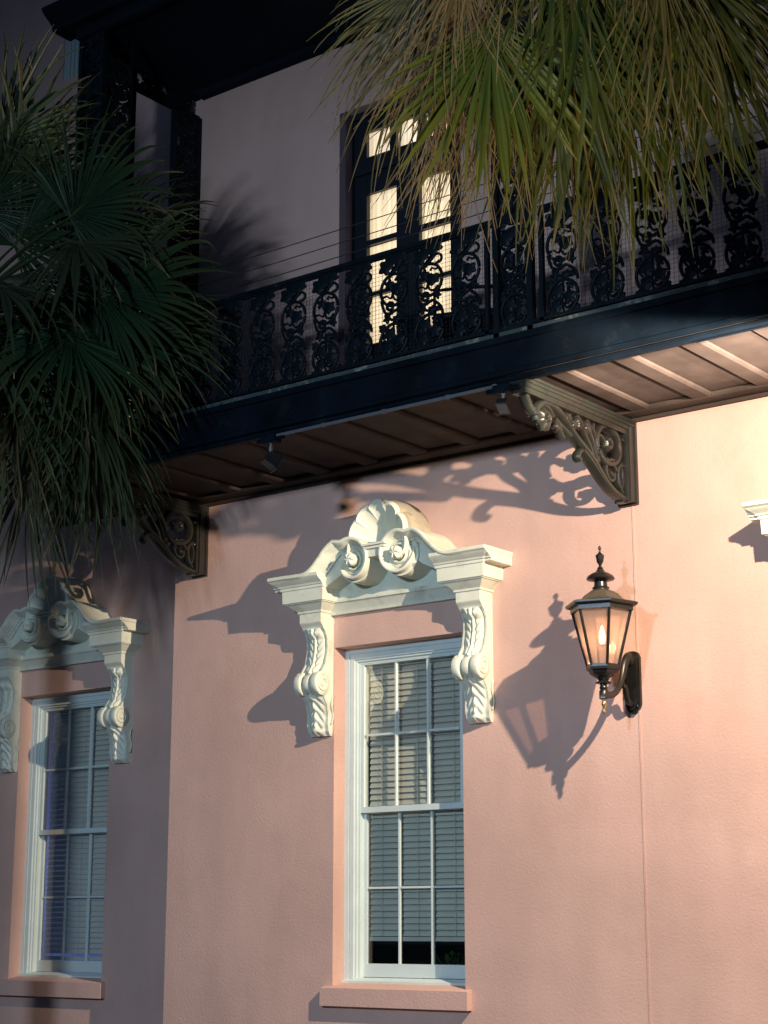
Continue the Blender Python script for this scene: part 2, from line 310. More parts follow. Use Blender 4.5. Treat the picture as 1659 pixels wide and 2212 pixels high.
def window(dx, dy, dz, warm=True):
    # frame with stepped mouldings
    x0, x1, z0, z1 = W1; X0, X1, Z0, Z1 = x0 + dx, x1 + dx, z0 + dz, z1 + dz; y = .15 + dy
    fr = MB()
    def fring(i0, i1, ya, yb, bot0=None):
        a0, a1 = X0 + i0, X1 - i0; b0, b1 = X0 + i1, X1 - i1; c1, d1 = Z1 - i0, Z1 - i1
        c0, d0 = Z0 + .035, Z0 + .035
        fr.box(a0, b0, ya, yb, c0, c1); fr.box(b1, a1, ya, yb, c0, c1); fr.box(b0, b1, ya, yb, d1, c1)
    fring(.0, .045, y, y + .14); fring(.045, .055, y + .012, y + .14); fring(.055, .095, y + .006, y + .14)
    fring(.095, .115, y + .025, y + .15); fring(.115, .135, y + .045, y + .16)
    fr.prism([(y - .03, Z0 + .005), (y + .16, Z0 + .03), (y + .16, Z0 + .07), (y + .05, Z0 + .07), (y - .03, Z0 + .045)], 'x', X0 + .002, X1 - .002)
    w = fr.build('window', 'white', house, sm=0)
    def sash(za, zb, ys, bot, top):
        s = MB(); a, b = X0 + .135, X1 - .135; st = .035
        s.box(a, a + st, ys, ys + .04, za, zb); s.box(b - st, b, ys, ys + .04, za, zb)
        s.box(a + st, b - st, ys, ys + .04, za, za + bot); s.box(a + st, b - st, ys, ys + .04, zb - top, zb)
        ga, gb = a + st, b - st; pw = (gb - ga) / 3
        for k in (1, 2): s.prism([(ga + k * pw - .011, ys + .03), (ga + k * pw - .008, ys + .008), (ga + k * pw + .008, ys + .008), (ga + k * pw + .011, ys + .03)], 'z', za + bot, zb - top)
        zm = (za + bot + zb - top) / 2
        for k in range(3):
            s.box(ga + k * pw + .012, ga + (k + 1) * pw - .012, ys + .009, ys + .03, zm - .009, zm + .009)
        s.build('sash', 'white', w, sm=0)
        gl = MB(); gl.add([(ga, ys + .025, za + bot), (gb, ys + .025, za + bot), (gb, ys + .025, zb - top), (ga, ys + .025, zb - top)], [(0, 1, 2, 3)])
        gl.build('glass_pane', 'glass', w, sm=0)
    sash(2.605 + dz, Z1 - .125, y + .05, .05, .02)
    sash(Z0 + .075, 2.645 + dz, y + .095, .11, .045)
    # blind
    bl = MB(); zb = (1.58 if warm else 1.40) + dz; zt = Z1 - .16; n = int((zt - zb) / .052); yb = y + .175
    bx0, bx1 = X0 + .150 + (0 if warm else .012), X1 - .15
    for k in range(n):
        z = zt - .03 - k * .052; t = R_(62 + random.uniform(-2, 2)); hw = .031; dy_, dz_ = hw * math.cos(t), hw * math.sin(t)
        pts = [(yb - dy_, z - dz_), (yb - .004, z + .003), (yb + dy_, z + dz_), (yb + dy_ + .002, z + dz_ - .002), (yb, z - .001), (yb - dy_ + .002, z - dz_ - .002)]
        bl.prism(pts, 'x', bx0, bx1)
    bl.box(bx0, bx1, yb - .03, yb + .03, zt, zt + .04); bl.box(bx0, bx1, yb - .03, yb + .02, zb - .045, zb - .01)
    for q in (.14, .5, .86):
        xx = bx0 + (bx1 - bx0) * q; bl.box(xx - .002, xx + .002, yb - .036, yb - .033, zb, zt)
    bl.build('blind', 'blind', w, sm=0)
    # sloped stucco sill
    sl = MB(); sl.prism([(-.065 + dy, Z0 - .155), (-.065 + dy, Z0 - .01), (.15 + dy, Z0 + .034), (.15 + dy, Z0 + .01), (.01 + dy, Z0 - .155)], 'x', X0 - .085, X1 + .06)
    sl.build('sill', 'stucco', w, sm=0)
    # room behind
    rm = MB(); a, b, c, d = X0 - .3, X1 + .3, Z0 - .2, Z1 + .2; ya, yb2 = y + .30, y + 1.8
    rm.add([(a, ya, c), (b, ya, c), (b, ya, d), (a, ya, d), (a, yb2, c), (b, yb2, c), (b, yb2, d), (a, yb2, d)],
           [(4, 5, 6, 7), (0, 4, 7, 3), (1, 2, 6, 5), (3, 7, 6, 2), (0, 1, 5, 4)])
    rm.build('room_interior', 'room' if warm else 'roomb', w, sm=0)
    return w
random.seed(4)
window(0, 0, 0); wl = window(WX, WY, -.03, False)
window(4.6, 0, 0)
lamp('tv_glow', 'POINT', (WX + .35, WY + 1.4, 2.2), (.28, .38, 1), 16, rad=.3)

# ------------------------------------------------------------------ window hood (broken scroll pediment, shell, consoles)
def hood(dx, dy, dz):
    cx = .625; T = lambda p: (p[0] + dx, p[1] + dy, p[2] + dz)
    def fin(mb, name, par, m='cream', sm=40):
        mb.v = [T(p) for p in mb.v]; return mb.build(name, m, par, sm=sm)
    # frieze moulding and tympanum
    mb = MB(); tx0, tx1 = cx - .74, cx + .74
    prof = [(0, 4.312), (-.045, 4.312), (-.05, 4.335), (-.052, 4.34), (-.062, 4.355), (-.085, 4.40), (-.09, 4.405), (-.105, 4.408), (-.105, 4.425), (-.098, 4.43), (-.098, 4.447), (-.06, 4.452), (0, 4.452)]
    mb.prism(prof, 'x', tx0, tx1)
    mb.prism([(cx - .74, 4.45), (cx + .74, 4.45), (cx + .74, 4.60), (cx + .45, 4.66), (cx + .3, 4.88), (cx - .3, 4.88), (cx - .45, 4.66), (cx - .74, 4.60)], 'y', -.055, 0)
    root = fin(mb, 'window_hood', house)
    # end blocks
    for s in (-1, 1):
        mb = MB(); xi, xo = .725, .965
        lv = [(4.245, 0), (4.325, 0), (4.328, .012), (4.345, .014), (4.36, .03), (4.385, .06), (4.402, .078), (4.405, .092), (4.412, .094), (4.414, .108), (4.522, .112), (4.524, .122), (4.546, .124), (4.55, .135), (4.563, .142), (4.58, .165), (4.60, .195), (4.612, .205), (4.638, .208)]
        rs = []
        for z, o in lv:
            oi = min(o, .124); yf = -.182 - o
            P = [(cx + s * (xi - oi), 0), (cx + s * (xi - oi), yf), (cx + s * (xo + o), yf), (cx + s * (xo + o), 0)]
            rs.append([(x, y, z) for x, y in P])
        mb.rings(rs); fin(mb, 'end_block', root, sm=25)
    # scroll arms: profile swept along swan neck into volute
    cz = 4.70; vx = .245; r0 = .205
    for s in (-1, 1):
        path = [(1.162, 4.642), (1.0, 4.642), (.86, 4.640), (.76, 4.645), (.68, 4.685), (.60, 4.76), (.53, 4.835), (.45, 4.885), (.37, 4.908)]
        path = smooth(path, 4); k0 = len(path)
        n = 48; A = 338; sp = []
        for i in range(n + 1):
            t = i / n; a = R_(62 + A * t); rr = r0 * (1 - .30 * t)
            sp.append((vx + rr * math.cos(a), cz + rr * math.sin(a)))
        path = path[:-3] + sp; m = len(path)
        # cross-section: (depth below the top line, y)
        prof = [(0, 0), (0, -.393), (.012, -.40), (.028, -.398), (.044, -.372), (.056, -.345), (.074, -.326), (.078, -.312), (.09, -.31), (.092, -.292), (.112, -.29), (.114, 0)]
        rs = []
        for i, (x, z) in enumerate(path):
            a, b = path[max(i - 1, 0)], path[min(i + 1, m - 1)]
            tx, tz = b[0] - a[0], b[1] - a[1]; l = math.hypot(tx, tz); tx, tz = tx / l, tz / l
            nx, nz = -tz, tx      # points below / inside
            if i < k0 - 6: nx, nz = (nx, nz)
            t = max(0, (i - (m - n - 1)) / n); sc = 1 - .45 * t; yk = 1 - .16 * t - (.14 * ((t - .75) / .25) if t > .75 else 0)
            rs.append([(cx + s * (x + nx * d * sc), y * yk, z + nz * d * sc) for d, y in prof])
        mb = MB(); mb.rings(rs)
        # solid drum of the volute
        q = arc(cx + s * vx, cz, .178, .186, 0, 345, 23); mb.prism(q, 'y', -.285, -.002)
        mb.prism([(cx + s * .40, 4.86), (cx + s * .62, 4.70), (cx + s * .74, 4.61), (cx + s * .74, 4.46), (cx + s * .60, 4.52), (cx + s * .44, 4.60), (cx + s * .36, 4.66), (cx + s * .3, 4.80)], 'y', -.262, -.003)
        fin(mb, 'scroll', root, sm=35)
        # stepped rings round the rosette
        rg = MB(); rg.rings([[(cx + s * vx + q * math.cos(2 * math.pi * i / 32), y, cz + q * math.sin(2 * math.pi * i / 32)) for i in range(32)] for q, y in ((.125, -.28), (.122, -.312), (.108, -.318), (.100, -.302), (.090, -.300), (.088, -.330), (.078, -.336), (.068, -.318), (.066, -.28))], cap=False); fin(rg, 'volute_eye', root)
        # rosette
        rb = MB(); X, Z = cx + s * vx, cz; nq = 60; rr_ = []
        for rr, y in ((.048, -.26), (.052, -.33), (.056, -.352), (.057, -.364), (.053, -.376), (.044, -.386), (.034, -.392), (.022, -.396), (.010, -.397)):
            rw = []
            for i in range(nq):
                a = 2 * math.pi * i / nq; ph = 6 * a + 36 * rr; bump = max(0, math.sin(ph)) ** .6 * (1 if .008 < rr < .056 and y < -.36 else 0)
                rw.append((X + rr * (1 + .05 * bump) * math.cos(a), y - .013 * bump * min(1, rr / .03), Z + rr * (1 + .05 * bump) * math.sin(a)))
            rr_.append(rw)
        rb.rings(rr_)
        fin(rb, 'rosette', root)
    # shell hood: concave scalloped fan leaning out between the scrolls
    mb = MB(); nt, nr = 112, 12; hz = 4.79; cx += .02
    def rim(t): return .282 + .012 * math.sin(math.pi * t)
    ins, out = [], []
    for i in range(nt + 1):
        t = i / nt; th = math.pi * (1.10 - 1.20 * t); fl = abs(math.sin(t * 7 * math.pi)) ** .5
        Rr = rim(t) * (.93 + .09 * fl); c_, s_ = math.cos(th), math.sin(th) * 1.2
        a = []
        for k in range(nr + 1):
            q = k / nr; rr = Rr * (.10 + .90 * q); y = -.13 - .20 * q ** 1.6
            rr *= 1 + (.93 / (.93 + .09 * fl) - 1) * (1 - q ** 5); a.append((cx + rr * c_, y + .004 * (fl - .5) * q, hz + rr * s_))
        ins.append(a)
        o_ = [(cx + Rr * 1.02 * c_, -.345, hz + Rr * 1.02 * s_), (cx + Rr * 1.07 * c_, -.355, hz + Rr * 1.07 * s_), (cx + Rr * 1.13 * c_, -.345, hz + Rr * 1.13 * s_), (cx + Rr * 1.15 * c_, -.31, hz + Rr * 1.15 * s_)]
        R2 = .282 * 1.14
        for k in range(1, 6):
            q = k / 5; e = R2 * (1 + .10 * math.sin(q * math.pi * .7)); o_.append((cx + e * c_, -.27 + .27 * q, hz + e * s_ + .01))
        out.append(o_)
    mb.rings(ins, closed=False, cap=False); mb.cur = 0
    mb.rings([[a[-1]] + b[:4] for a, b in zip(ins, out)], closed=False, cap=False)
    mb.cur = 1; mb.rings([b[3:] for b in out], closed=False, cap=False); mb.cur = 0
    # lower lip of the shell resting between the volutes
    mb.box(cx - .085, cx + .085, -.36, 0, 4.70, 4.80)
    for z, e in ((4.79, .012), (4.765, .0)): mb.box(cx - .11 - e, cx + .11 + e, -.385 - e, -.30, z, z + .018)
    mb.v = [T(p) for p in mb.v]; so = mb.build('shell', ['cream', 'shelltop'], root, sm=35)
    so['label'] = 'scalloped shell with a weathered brown back'
    cx -= .02
    # consoles with acanthus leaf and double scroll
    for s in (-1, 1):
        xa, xb = cx + s * .845 - .118, cx + s * .845 + .118; H = xb - xa
        def depth(z):
            P = [(3.262, .03), (3.30, .06), (3.36, .075), (3.44, .072), (3.52, .09), (3.60, .135), (3.66, .19), (3.72, .20), (3.80, .165), (3.90, .105), (4.02, .082), (4.10, .085), (4.16, .11), (4.20, .145), (4.245, .182)]
            for a, b in zip(P, P[1:]):
                if z <= b[0]:
                    t = (z - a[0]) / (b[0] - a[0]); t = t * t * (3 - 2 * t) * .5 + t * .5; return a[1] + (b[1] - a[1]) * t
            return P[-1][1]
        nu, nv = 46, 190; rows = []
        for j in range(nv + 1):
            z = 3.262 + (4.245 - 3.262) * j / nv; row = [(xa if True else 0, .0, z)]; D = depth(z)
            wide = 1 - .10 * max(0, 1 - (z - 3.262) / .12) ** 2
            row = []
            for i in range(nu + 1):
                uu = -1 + 2 * i / nu; au = abs(uu); rel = 0
                if z > 3.79:      # leaf between raised edge fillets
                    tz = (z - 3.79) / (4.19 - 3.79)
                    if tz < 1:
                        we = .74 * (1 - .15 * abs(tz - .5)) * min(1, .55 + tz * 1.2)
                        rel = -.018 if au < .86 else 0
                        if au < we:
                            ser = (.5 + .5 * math.sin((tz * 6.3 - au * 1.7) * 2 * math.pi)) ** .6
                            env = (1 - (au / we) ** 3)
                            rel = .006 + .024 * env * (.5 + .5 * ser * min(1, au * 4)) + .016 * math.exp(-(au / .10) ** 2) - .014 * math.exp(-((au - .17) / .05) ** 2)
                            if tz > .78: rel += .028 * math.sin((tz - .78) / .22 * math.pi) * (1 - au * .5)
                elif z > 3.62:    # band between the roll scrolls
                    rel = -.05 * math.sin((z - 3.62) / .17 * math.pi) * (1 if au < .8 else .3)
                else:             # drooping lower leaf
                    tz = (3.62 - z) / (3.62 - 3.262); we = .98 - .35 * tz
                    ser = (.5 + .5 * math.sin((tz * 4.2 - au * 1.9) * 2 * math.pi)) ** .7
                    env = max(0, 1 - (au / we) ** 4)
                    rel = -.004 + .034 * env * (.35 + .65 * ser) * (1 - .4 * tz) + .02 * math.exp(-(au / .16) ** 2)
                    if tz > .82: rel += .03 * math.sin((tz - .82) / .18 * math.pi) * env
                x = (xa + xb) / 2 + uu * H / 2 * wide
                row.append((x, -(D + rel), z))
            row = [(row[0][0], 0, z)] + row + [(row[-1][0], 0, z)]
            rows.append(row)
        mb = MB(); mb.rings(rows, closed=False, cap=False); mb.add(rows[0], [tuple(range(len(rows[0])))])
        # rolls
        for (ca, cb, rr) in ((xa - .012, xa + .06, .098), (xb - .06, xb + .012, .098), (xa + .085, xb - .085, .088)):
            q = [(-.155 + rr * math.cos(2 * math.pi * i / 28), 3.705 + rr * 1.08 * math.sin(2 * math.pi * i / 28)) for i in range(28)]
            mb.rings([[(x, -.155 + (y + .155) * k, 3.705 + (z - 3.705) * k) for y, z in q] for x, k in ((ca, .92), (ca + .008, 1), ((ca + cb) / 2, .93), (cb - .008, 1), (cb, .92))])
        for xs in (xa - .013, xb + .013):
            mb.tube([(xs, y, z) for y, z in spiral(-.155, 3.705, .078, .012, 80, 80 + 640 * 1, 44)], .0085, 6)
            mb.tube([(xs, y, z) for y, z in smooth([(-.02, 3.60), (-.04, 3.52), (-.015, 3.44), (-.035, 3.36)], 4)], .007, 6)
        c = fin(mb, 'console', root, sm=60)
    return root
hood(0, 0, 0); hood(WX, WY, -.04); hood(4.6, 0, 0)

# ------------------------------------------------------------------ french doors upstairs
def french_door(dx, dy, dz, cur='curtain'):
    X0, X1, Z0, Z1 = (D1[0] + dx, D1[1] + dx, D1[2] + dz, D1[3] + dz); y = .10 + dy
    fr = MB(); fr.box(X0, X0 + .075, y, y + .12, Z0, Z1); fr.box(X1 - .075, X1, y, y + .12, Z0, Z1); fr.box(X0 + .075, X1 - .075, y, y + .12, Z1 - .06, Z1)
    fr.box(X0 + .075, X1 - .075, y + .01, y + .12, 8.48 + dz, 8.60 + dz)
    d = fr.build('french_door', 'black', house, sm=0)
    rv = MB(); rv.box(X0 + .002, X0 + .07, y - .098, y - .002, Z0, Z1 - .002); rv.build('jamb_lining', 'reveal', d, sm=0)
    # transom with four panes
    t = MB(); a, b = X0 + .075, X1 - .075; xs = [a, .153 + dx, .424 + dx, .50 + dx, .75 + dx, .826 + dx, 1.097 + dx, b]
    t.box(a, b, y + .03, y + .07, 8.60 + dz, 8.648 + dz); t.box(a, b, y + .03, y + .07, 8.905 + dz, Z1 - .06)
    for i in (0, 2, 4, 6): t.box(xs[i], xs[i + 1], y + .03, y + .07, 8.648 + dz, 8.905 + dz)
    t.build('transom', 'black', d, sm=0)
    zr = [(8.285, 7.825), (7.776, 7.31), (7.27, 6.81)]
    for (la, lb, pa, pb) in ((X0 + .075, .623 + dx, .147 + dx, .495 + dx), (.627 + dx, X1 - .075, .752 + dx, 1.10 + dx)):
        l = MB(); l.box(la, pa, y + .04, y + .09, Z0, 8.48 + dz); l.box(pb, lb, y + .04, y + .09, Z0, 8.48 + dz)
        tops = [8.48] + [q[1] for q in zr]; bots = [q[0] for q in zr] + [Z0 - dz]
        for tz, bz in zip(tops, bots): l.box(pa, pb, y + .045, y + .085, bz + dz, tz + dz)
        l.box(pa + .04, pb - .04, y + .03, y + .045, Z0 + .2, 6.7 + dz)
        l.build('door_leaf', 'black', d, sm=0)
        gl = MB(); gl.add([(pa, y + .07, 6.8 + dz), (pb, y + .07, 6.8 + dz), (pb, y + .07, 8.29 + dz), (pa, y + .07, 8.29 + dz)], [(0, 1, 2, 3)]); gl.build('glass_pane', 'glass', d, sm=0)
    cu = MB(); n = 90; ring = [(a + (b - a) * i / n, y + .16 + .012 * math.sin(i * .9) + .006 * math.sin(i * 2.3)) for i in range(n + 1)]
    cu.rings([[(x, yy, z) for x, yy in ring] for z in (Z0 + .1, Z1 - .05)], closed=False, cap=False); cu.build('curtain', cur, d, sm=60)
french_door(0, 0, 0); french_door(WX + .25, WY, -.1, 'curtain2')
bx = MB()
for dx in (4.75,):
    bx.box(D1[0] + dx, D1[1] + dx, .1, .2, D1[2], D1[3])
bx.build('closed_shutter', 'black', house)
sh_ = MB(); sh_.box(-4.497, -4.46, WY + .02, WY + .1, 11.03, 13.18); sh_.box(-4.14, -4.103, WY + .02, WY + .1, 11.03, 13.18)
for k in range(5): sh_.box(-4.46 + k * .064, -4.46 + k * .064 + .045, WY + .03, WY + .09, 11.03, 13.18)
sh_.box(-4.55, -4.05, WY + .10, WY + .12, 11.0, 13.2)
sh_.build('shutter', 'shutter', house, sm=0)

# ------------------------------------------------------------------ balcony
balc = empty('balcony', (1.5, 0, 5.53)); tag(balc, 'long dark cast iron balcony across the pink house front', 'balcony')
bx0, bx1 = -1.97, 7.2; FY = -1.58
def put(mb, name, m, par=None, sm=40):
    o = mb.build(name, m, par or balc, sm=sm)
    if par is None or par is balc: o.location = (-1.5, 0, -5.53)
    return o
fa = MB()
fa.prism([(FY, 5.575), (FY, 5.80), (FY - .02, 5.805), (FY - .03, 5.84), (FY - .03, 5.85), (FY + .04, 5.85), (FY + .04, 5.575)], 'x', bx0, bx1)
fa.prism([(FY - .018, 5.555), (FY - .018, 5.590), (FY - .002, 5.600), (FY - .002, 5.548)], 'x', bx0, bx1)
fa.prism([(FY + .0, 5.50), (FY - .010, 5.515), (FY - .010, 5.535), (FY + .01, 5.548), (FY + .05, 5.55), (FY + .05, 5.50)], 'x', bx0, bx1)
fa.box(bx0, bx0 + .05, FY + .05, -.0, 5.51, 5.85)
put(fa, 'fascia', 'fascia', sm=20)
kb = MB(); kb.box(bx0, bx1, FY - .02, FY + .05, 5.853, 5.885); put(kb, 'kerb', 'curb')
dk = MB(); dk.box(bx0 + .05, bx1, FY + .05, 0, 5.64, 5.84); put(dk, 'deck', 'fascia')
so = MB()
so.add([(bx0, FY + .05, 5.60), (bx1, FY + .05, 5.60), (bx1, 0, 5.60), (bx0, 0, 5.60)], [(0, 1, 2, 3)])
put(so, 'soffit', 'soffit', sm=0)
rb = MB(); rb.prism([(-.19, 5.595), (-.185, 5.575), (-.17, 5.562), (-.0, 5.562), (-.0, 5.595)], 'x', bx0, bx1)
rb.prism([(-.03, 5.559), (-.034, 5.53), (-.001, 5.53), (-.001, 5.559)], 'x', bx0, bx1)
rb.prism([(FY + .055, 5.595), (FY + .055, 5.562), (FY + .13, 5.562), (FY + .145, 5.575), (FY + .15, 5.595)], 'x', bx0, bx1)
put(rb, 'edge_rib', 'soffit', sm=25)
x = 3.747 + .535 * 6
while x > -1.9:
    q = MB(); q.prism([(x - .17, 5.594), (x - .168, 5.578), (x - .150, 5.566), (x - .02, 5.566), (x, 5.578), (x + .005, 5.594)], 'y', FY + .15, -.19)
    put(q, 'rib', 'soffit', sm=25); x -= .535
# iron brackets under the deck
def bracket():
    b = MB(); T0 = .075
    b.box(-T0, T0, -.10, 0, -.66, -.03); b.box(-T0 + .02, T0 - .02, -.125, -.10, -.655, -.05); b.box(-T0 - .012, T0 + .012, -.03, 0, -.672, 0)
    for (z0, z1, e, yy) in ((-.025, -.002, .02, -1.575), (-.05, -.025, .008, -1.57), (-.080, -.05, -.004, -1.56), (-.122, -.080, -.016, -1.55)):
        b.box(-T0 - e, T0 + e, yy, -.03 if e > 0 else -.10, z0, z1)
    b.box(-.03, .03, -.16, -.09, -.672, -.62)
    o = b.build('bracket', 'ironb', balc, sm=20)
    s = MB(); ax, h = 'x', .036
    def S(p, r, hh=h, sm=3): s.stroke(p, r * 1.5 if not isinstance(r, tuple) else (r[0] * 1.5, r[1] * 1.5), ax, 0, hh, sm)
    S([(-.11, -.64), (-.22, -.625), (-.34, -.585), (-.46, -.51), (-.56, -.43), (-.66, -.37), (-.80, -.30), (-.92, -.225), (-1.02, -.16), (-1.14, -.125), (-1.27, -.135), (-1.35, -.19), (-1.36, -.25)], .017, .05)
    S([(-.72, -.375), (-.63, -.42), (-.55, -.47), (-.42, -.555), (-.30, -.61)], .012, .045)
    S([(-.72, -.375), (-.76, -.40), (-.775, -.44), (-.75, -.46)], .014)
    s.leafd(-1.23, -.245, .098, .4, ax, 0, .045, 7, .22)
    S(arc(-1.23, -.245, .115, .10, 200, 20, 10)[::-1], .012)
    s.leafd(-1.23, -.245, .05, 0, ax, 0, .06, 5, .35)
    S([(-1.10, -.22), (-1.05, -.235), (-1.02, -.30), (-.99, -.345)], (.016, .010)); S([(-1.05, -.235), (-.95, -.27), (-.88, -.30)], .014)
    S([(-1.34, -.20), (-1.40, -.21), (-1.45, -.16), (-1.47, -.11), (-1.44, -.09)], (.016, .010)); S([(-1.36, -.24), (-1.42, -.22), (-1.46, -.18), (-1.50, -.13)], (.010, .008))
    # big ring with rosette
    S(arc(-.345, -.255, .172, .15, -150, 200, 26), .019, .045)
    s.leafd(-.335, -.24, .076, .2, ax, 0, .045, 8, .16); s.leafd(-.335, -.24, .03, .2, ax, 0, .055, 5, .3)
    S([(-.51, -.22), (-.56, -.18), (-.55, -.13)], (.016, .010)); S([(-.40, -.24), (-.45, -.20), (-.49, -.215)], .012)
    # stems and leaves between
    S([(-.56, -.42), (-.60, -.33), (-.66, -.26), (-.70, -.19), (-.76, -.14), (-.80, -.115)], .013); S([(-.53, -.38), (-.56, -.29), (-.60, -.22), (-.62, -.15), (-.66, -.12)], .012)
    S([(-.50, -.36), (-.52, -.27), (-.55, -.20), (-.60, -.16)], .011); s.leafd(-.74, -.17, .06, .9, ax, 0, .03, 5, .3); s.leafd(-.63, -.18, .055, .3, ax, 0, .03, 5, .3); s.leafd(-.82, -.20, .05, .3, ax, 0, .03, 5, .3); s.leafd(-.50, -.40, .05, .3, ax, 0, .03, 5, .3); s.leafd(-.90, -.16, .05, .3, ax, 0, .03, 5, .3); s.leafd(-1.05, -.26, .05, .3, ax, 0, .03, 5, .35)
    # lower curls
    S(spiral(-.30, -.47, .115, .03, 60, 380, 22), .013); S(arc(-.17, -.475, .035, .09, 0, 360, 16), .011)
    S([(-.14, -.36), (-.18, -.385), (-.21, -.43), (-.19, -.53), (-.14, -.60)], .011); S([(-.33, -.40), (-.26, -.41), (-.20, -.46)], .012)
    s.leafd(-.30, -.475, .035, .4, ax, 0, .03, 5, .4)
    for a, c in ((-.60, -.395), (-.50, -.46), (-.38, -.375), (-.14, -.38), (-.14, -.17)): s.leafd(a, c, .022, 0, ax, 0, .04, 4, .2)
    s.build('scrollwork', 'ironb', o, sm=50)
    return o
br = bracket(); br.location = (2.905 - 1.5, 0, .005)
for bxx in (-1.735, 7.0):
    c = copy_tree(br, balc); c.location = (bxx - 1.5, 0, 0)
# railing
rl = MB(); rl.box(bx0, bx1, FY - .012, FY + .03, 6.755, 6.79); rl.box(bx0, bx1, FY + .0, FY + .02, 6.735, 6.755); rl.box(bx0, bx1, FY - .005, FY + .025, 5.905, 5.93)
rl.box(bx0 + .01, bx0 + .04, FY + .03, 0, 6.755, 6.79); rl.box(bx0 + .01, bx0 + .04, FY + .03, 0, 5.905, 5.93)
for px in [2.66, 3.14, -1.93 + .33, .10, 5.0, 5.5]: rl.box(px - .017, px + .017, FY - .005, FY + .03, 5.85, 6.755)
put(rl, 'railing', 'iron')
wm = MB(); xx = bx0 + .05; e = .0009
while xx < 5.3: wm.box(xx - e, xx + e, FY + .034, FY + .0365, 5.90, 6.75); xx += .034
zz = 5.93
while zz < 6.74: wm.box(bx0 + .05, 5.3, FY + .037, FY + .0395, zz - e, zz + e); zz += .034
put(wm, 'wire_mesh', 'wire', sm=0)
def casting():
    s = MB(); ax = 'y'; h = .011; Wd = .27; H = .83
    def S(p, r=.008, hh=h, sm=3): s.stroke([(a * Wd, b * H) for a, b in p], r * 1.3, ax, 0, hh, sm)
    def Lf(a, b, rr, rot=0, lo=5, d=.35, asp=1): s.leafd(a * Wd, b * H, rr * 1.28, rot, ax, 0, .013, lo, d, asp, 40)
    def A(cx, cz, rx, rz, a0, a1, n=14): return arc(cx, cz, rx, rz, a0, a1, n)
    # top leaf and crossing stems
    Lf(.22, .90, .055, .5, 5, .3, 1.1); Lf(.72, .955, .044, .2, 5, .3, 1.5); Lf(.45, .95, .044, .2, 4, .25, 1.4)
    S([(.86, .99), (.78, .93), (.66, .87), (.48, .82), (.30, .775)], .009); S([(.70, .97), (.60, .90), (.45, .85), (.33, .81)], .006)
    S(A(.80, .845, .15, .045, -70, 130), .008); S([(.50, .83), (.62, .80), (.78, .80), (.88, .82)], .008)
    # big oval
    S(A(.50, .655, .46, .155, 0, 355, 30), .0095, .013)
    S([(.88, .76), (.74, .745), (.62, .765), (.55, .74)], .006); Lf(.34, .715, .040, .8, 5, .38); Lf(.64, .655, .044, .1, 5, .3, 1.15)
    S([(.50, .70), (.47, .62), (.55, .555), (.72, .55), (.82, .585)], .007); S([(.12, .60), (.26, .605), (.40, .575), (.47, .62)], .006)
    # ring, leaf and vine between the two rounds
    S(A(.38, .50, .115, .036, 0, 340, 12), .010); Lf(.80, .495, .034, .4, 5, .4, .85)
    S([(.06, .57), (.12, .50), (.22, .44), (.42, .43), (.62, .45), (.80, .41), (.93, .36), (.98, .30)], .0095)
    Lf(.28, .385, .036, .3, 5, .4); S([(.28, .40), (.42, .36), (.58, .37), (.68, .34)], .007); Lf(.80, .36, .024, .1, 4, .4)
    # lower round with leaves
    S(A(.50, .165, .47, .155, 0, 355, 30), .0095, .013)
    Lf(.36, .225, .050, .2, 5, .3); Lf(.70, .15, .048, 1.0, 5, .3); Lf(.30, .09, .044, .4, 5, .3); Lf(.72, .255, .03, .1, 4, .4); Lf(.10, .30, .03, .1, 4, .3); Lf(.92, .03, .03, .1, 4, .3); Lf(.12, .02, .03, .5, 4, .3); Lf(.60, .36, .03, .5, 5, .3)
    S([(.12, .20), (.28, .14), (.42, .15), (.60, .06), (.80, .08)], .007); S([(.5, .31), (.52, .22), (.48, .12), (.52, .02)], .006)
    return s
cm = casting().build('scroll_casting', 'iron', balc, sm=50)
xsl = [-1.44, -1.10, -.76, -.42, -.06 - .02, .28, .62, .96, 1.30, 1.645, 1.985, 2.33, 3.18, 3.55, 3.91, 4.255, 4.60]
first = True
def cast_at(x, z, sx=1, sz=1, y=FY + .01, rot=0):
    global first
    o = cm if first else cm.copy()
    if not first: COL.objects.link(o)
    first = False; o.parent = balc; o.location = (x - 1.5, y, z - 5.53); o.scale = (sx, 1, sz); o.rotation_euler = (0, 0, rot)
for x in xsl: cast_at(x, 5.915, 1.0)
# lattice posts: pair of bars with castings stacked between
def post(xa, xb, y, top, sx):
    p = MB()
    for a in (xa, xb): p.box(a - .025, a + .025, y - .02, y + .03, 5.85, top); 
    for k in range(int((top - 5.9) / .86) + 1):
        p.box(xa + .025, xb - .025, y - .008, y + .012, 5.885 + .86 * k, 5.91 + .86 * k)
    put(p, 'lattice_post', 'iron')
    nn_ = round((top - 5.9) / .86); sz = (top - 5.9) / (nn_ * .86)
    for k in range(nn_):
        cast_at(xa + .03, 5.915 + .86 * sz * k, sx, sz, y + .005)
        cast_at(xb - .03, 5.915 + .86 * sz * k, -sx, sz, y + .018)
post(2.752, 3.048, FY, 9.9, .89)
post(-1.92, -1.63, FY, 9.9, .86)
def post_side(x, ya, yb, top):
    p = MB()
    for a in (ya, yb): p.box(x - .02, x + .03, a - .025, a + .025, 5.85, top)
    put(p, 'lattice_post', 'iron')
    for k in range(4): cast_at(x, 5.915 + .92 * k, (abs(yb - ya) - .05) / .27, 1.06, min(ya, yb) + .025, math.pi / 2); cast_at(x + .015, 5.915 + .92 * (k + 1), (abs(yb - ya) - .05) / .27, -1.06, min(ya, yb) + .025, math.pi / 2)
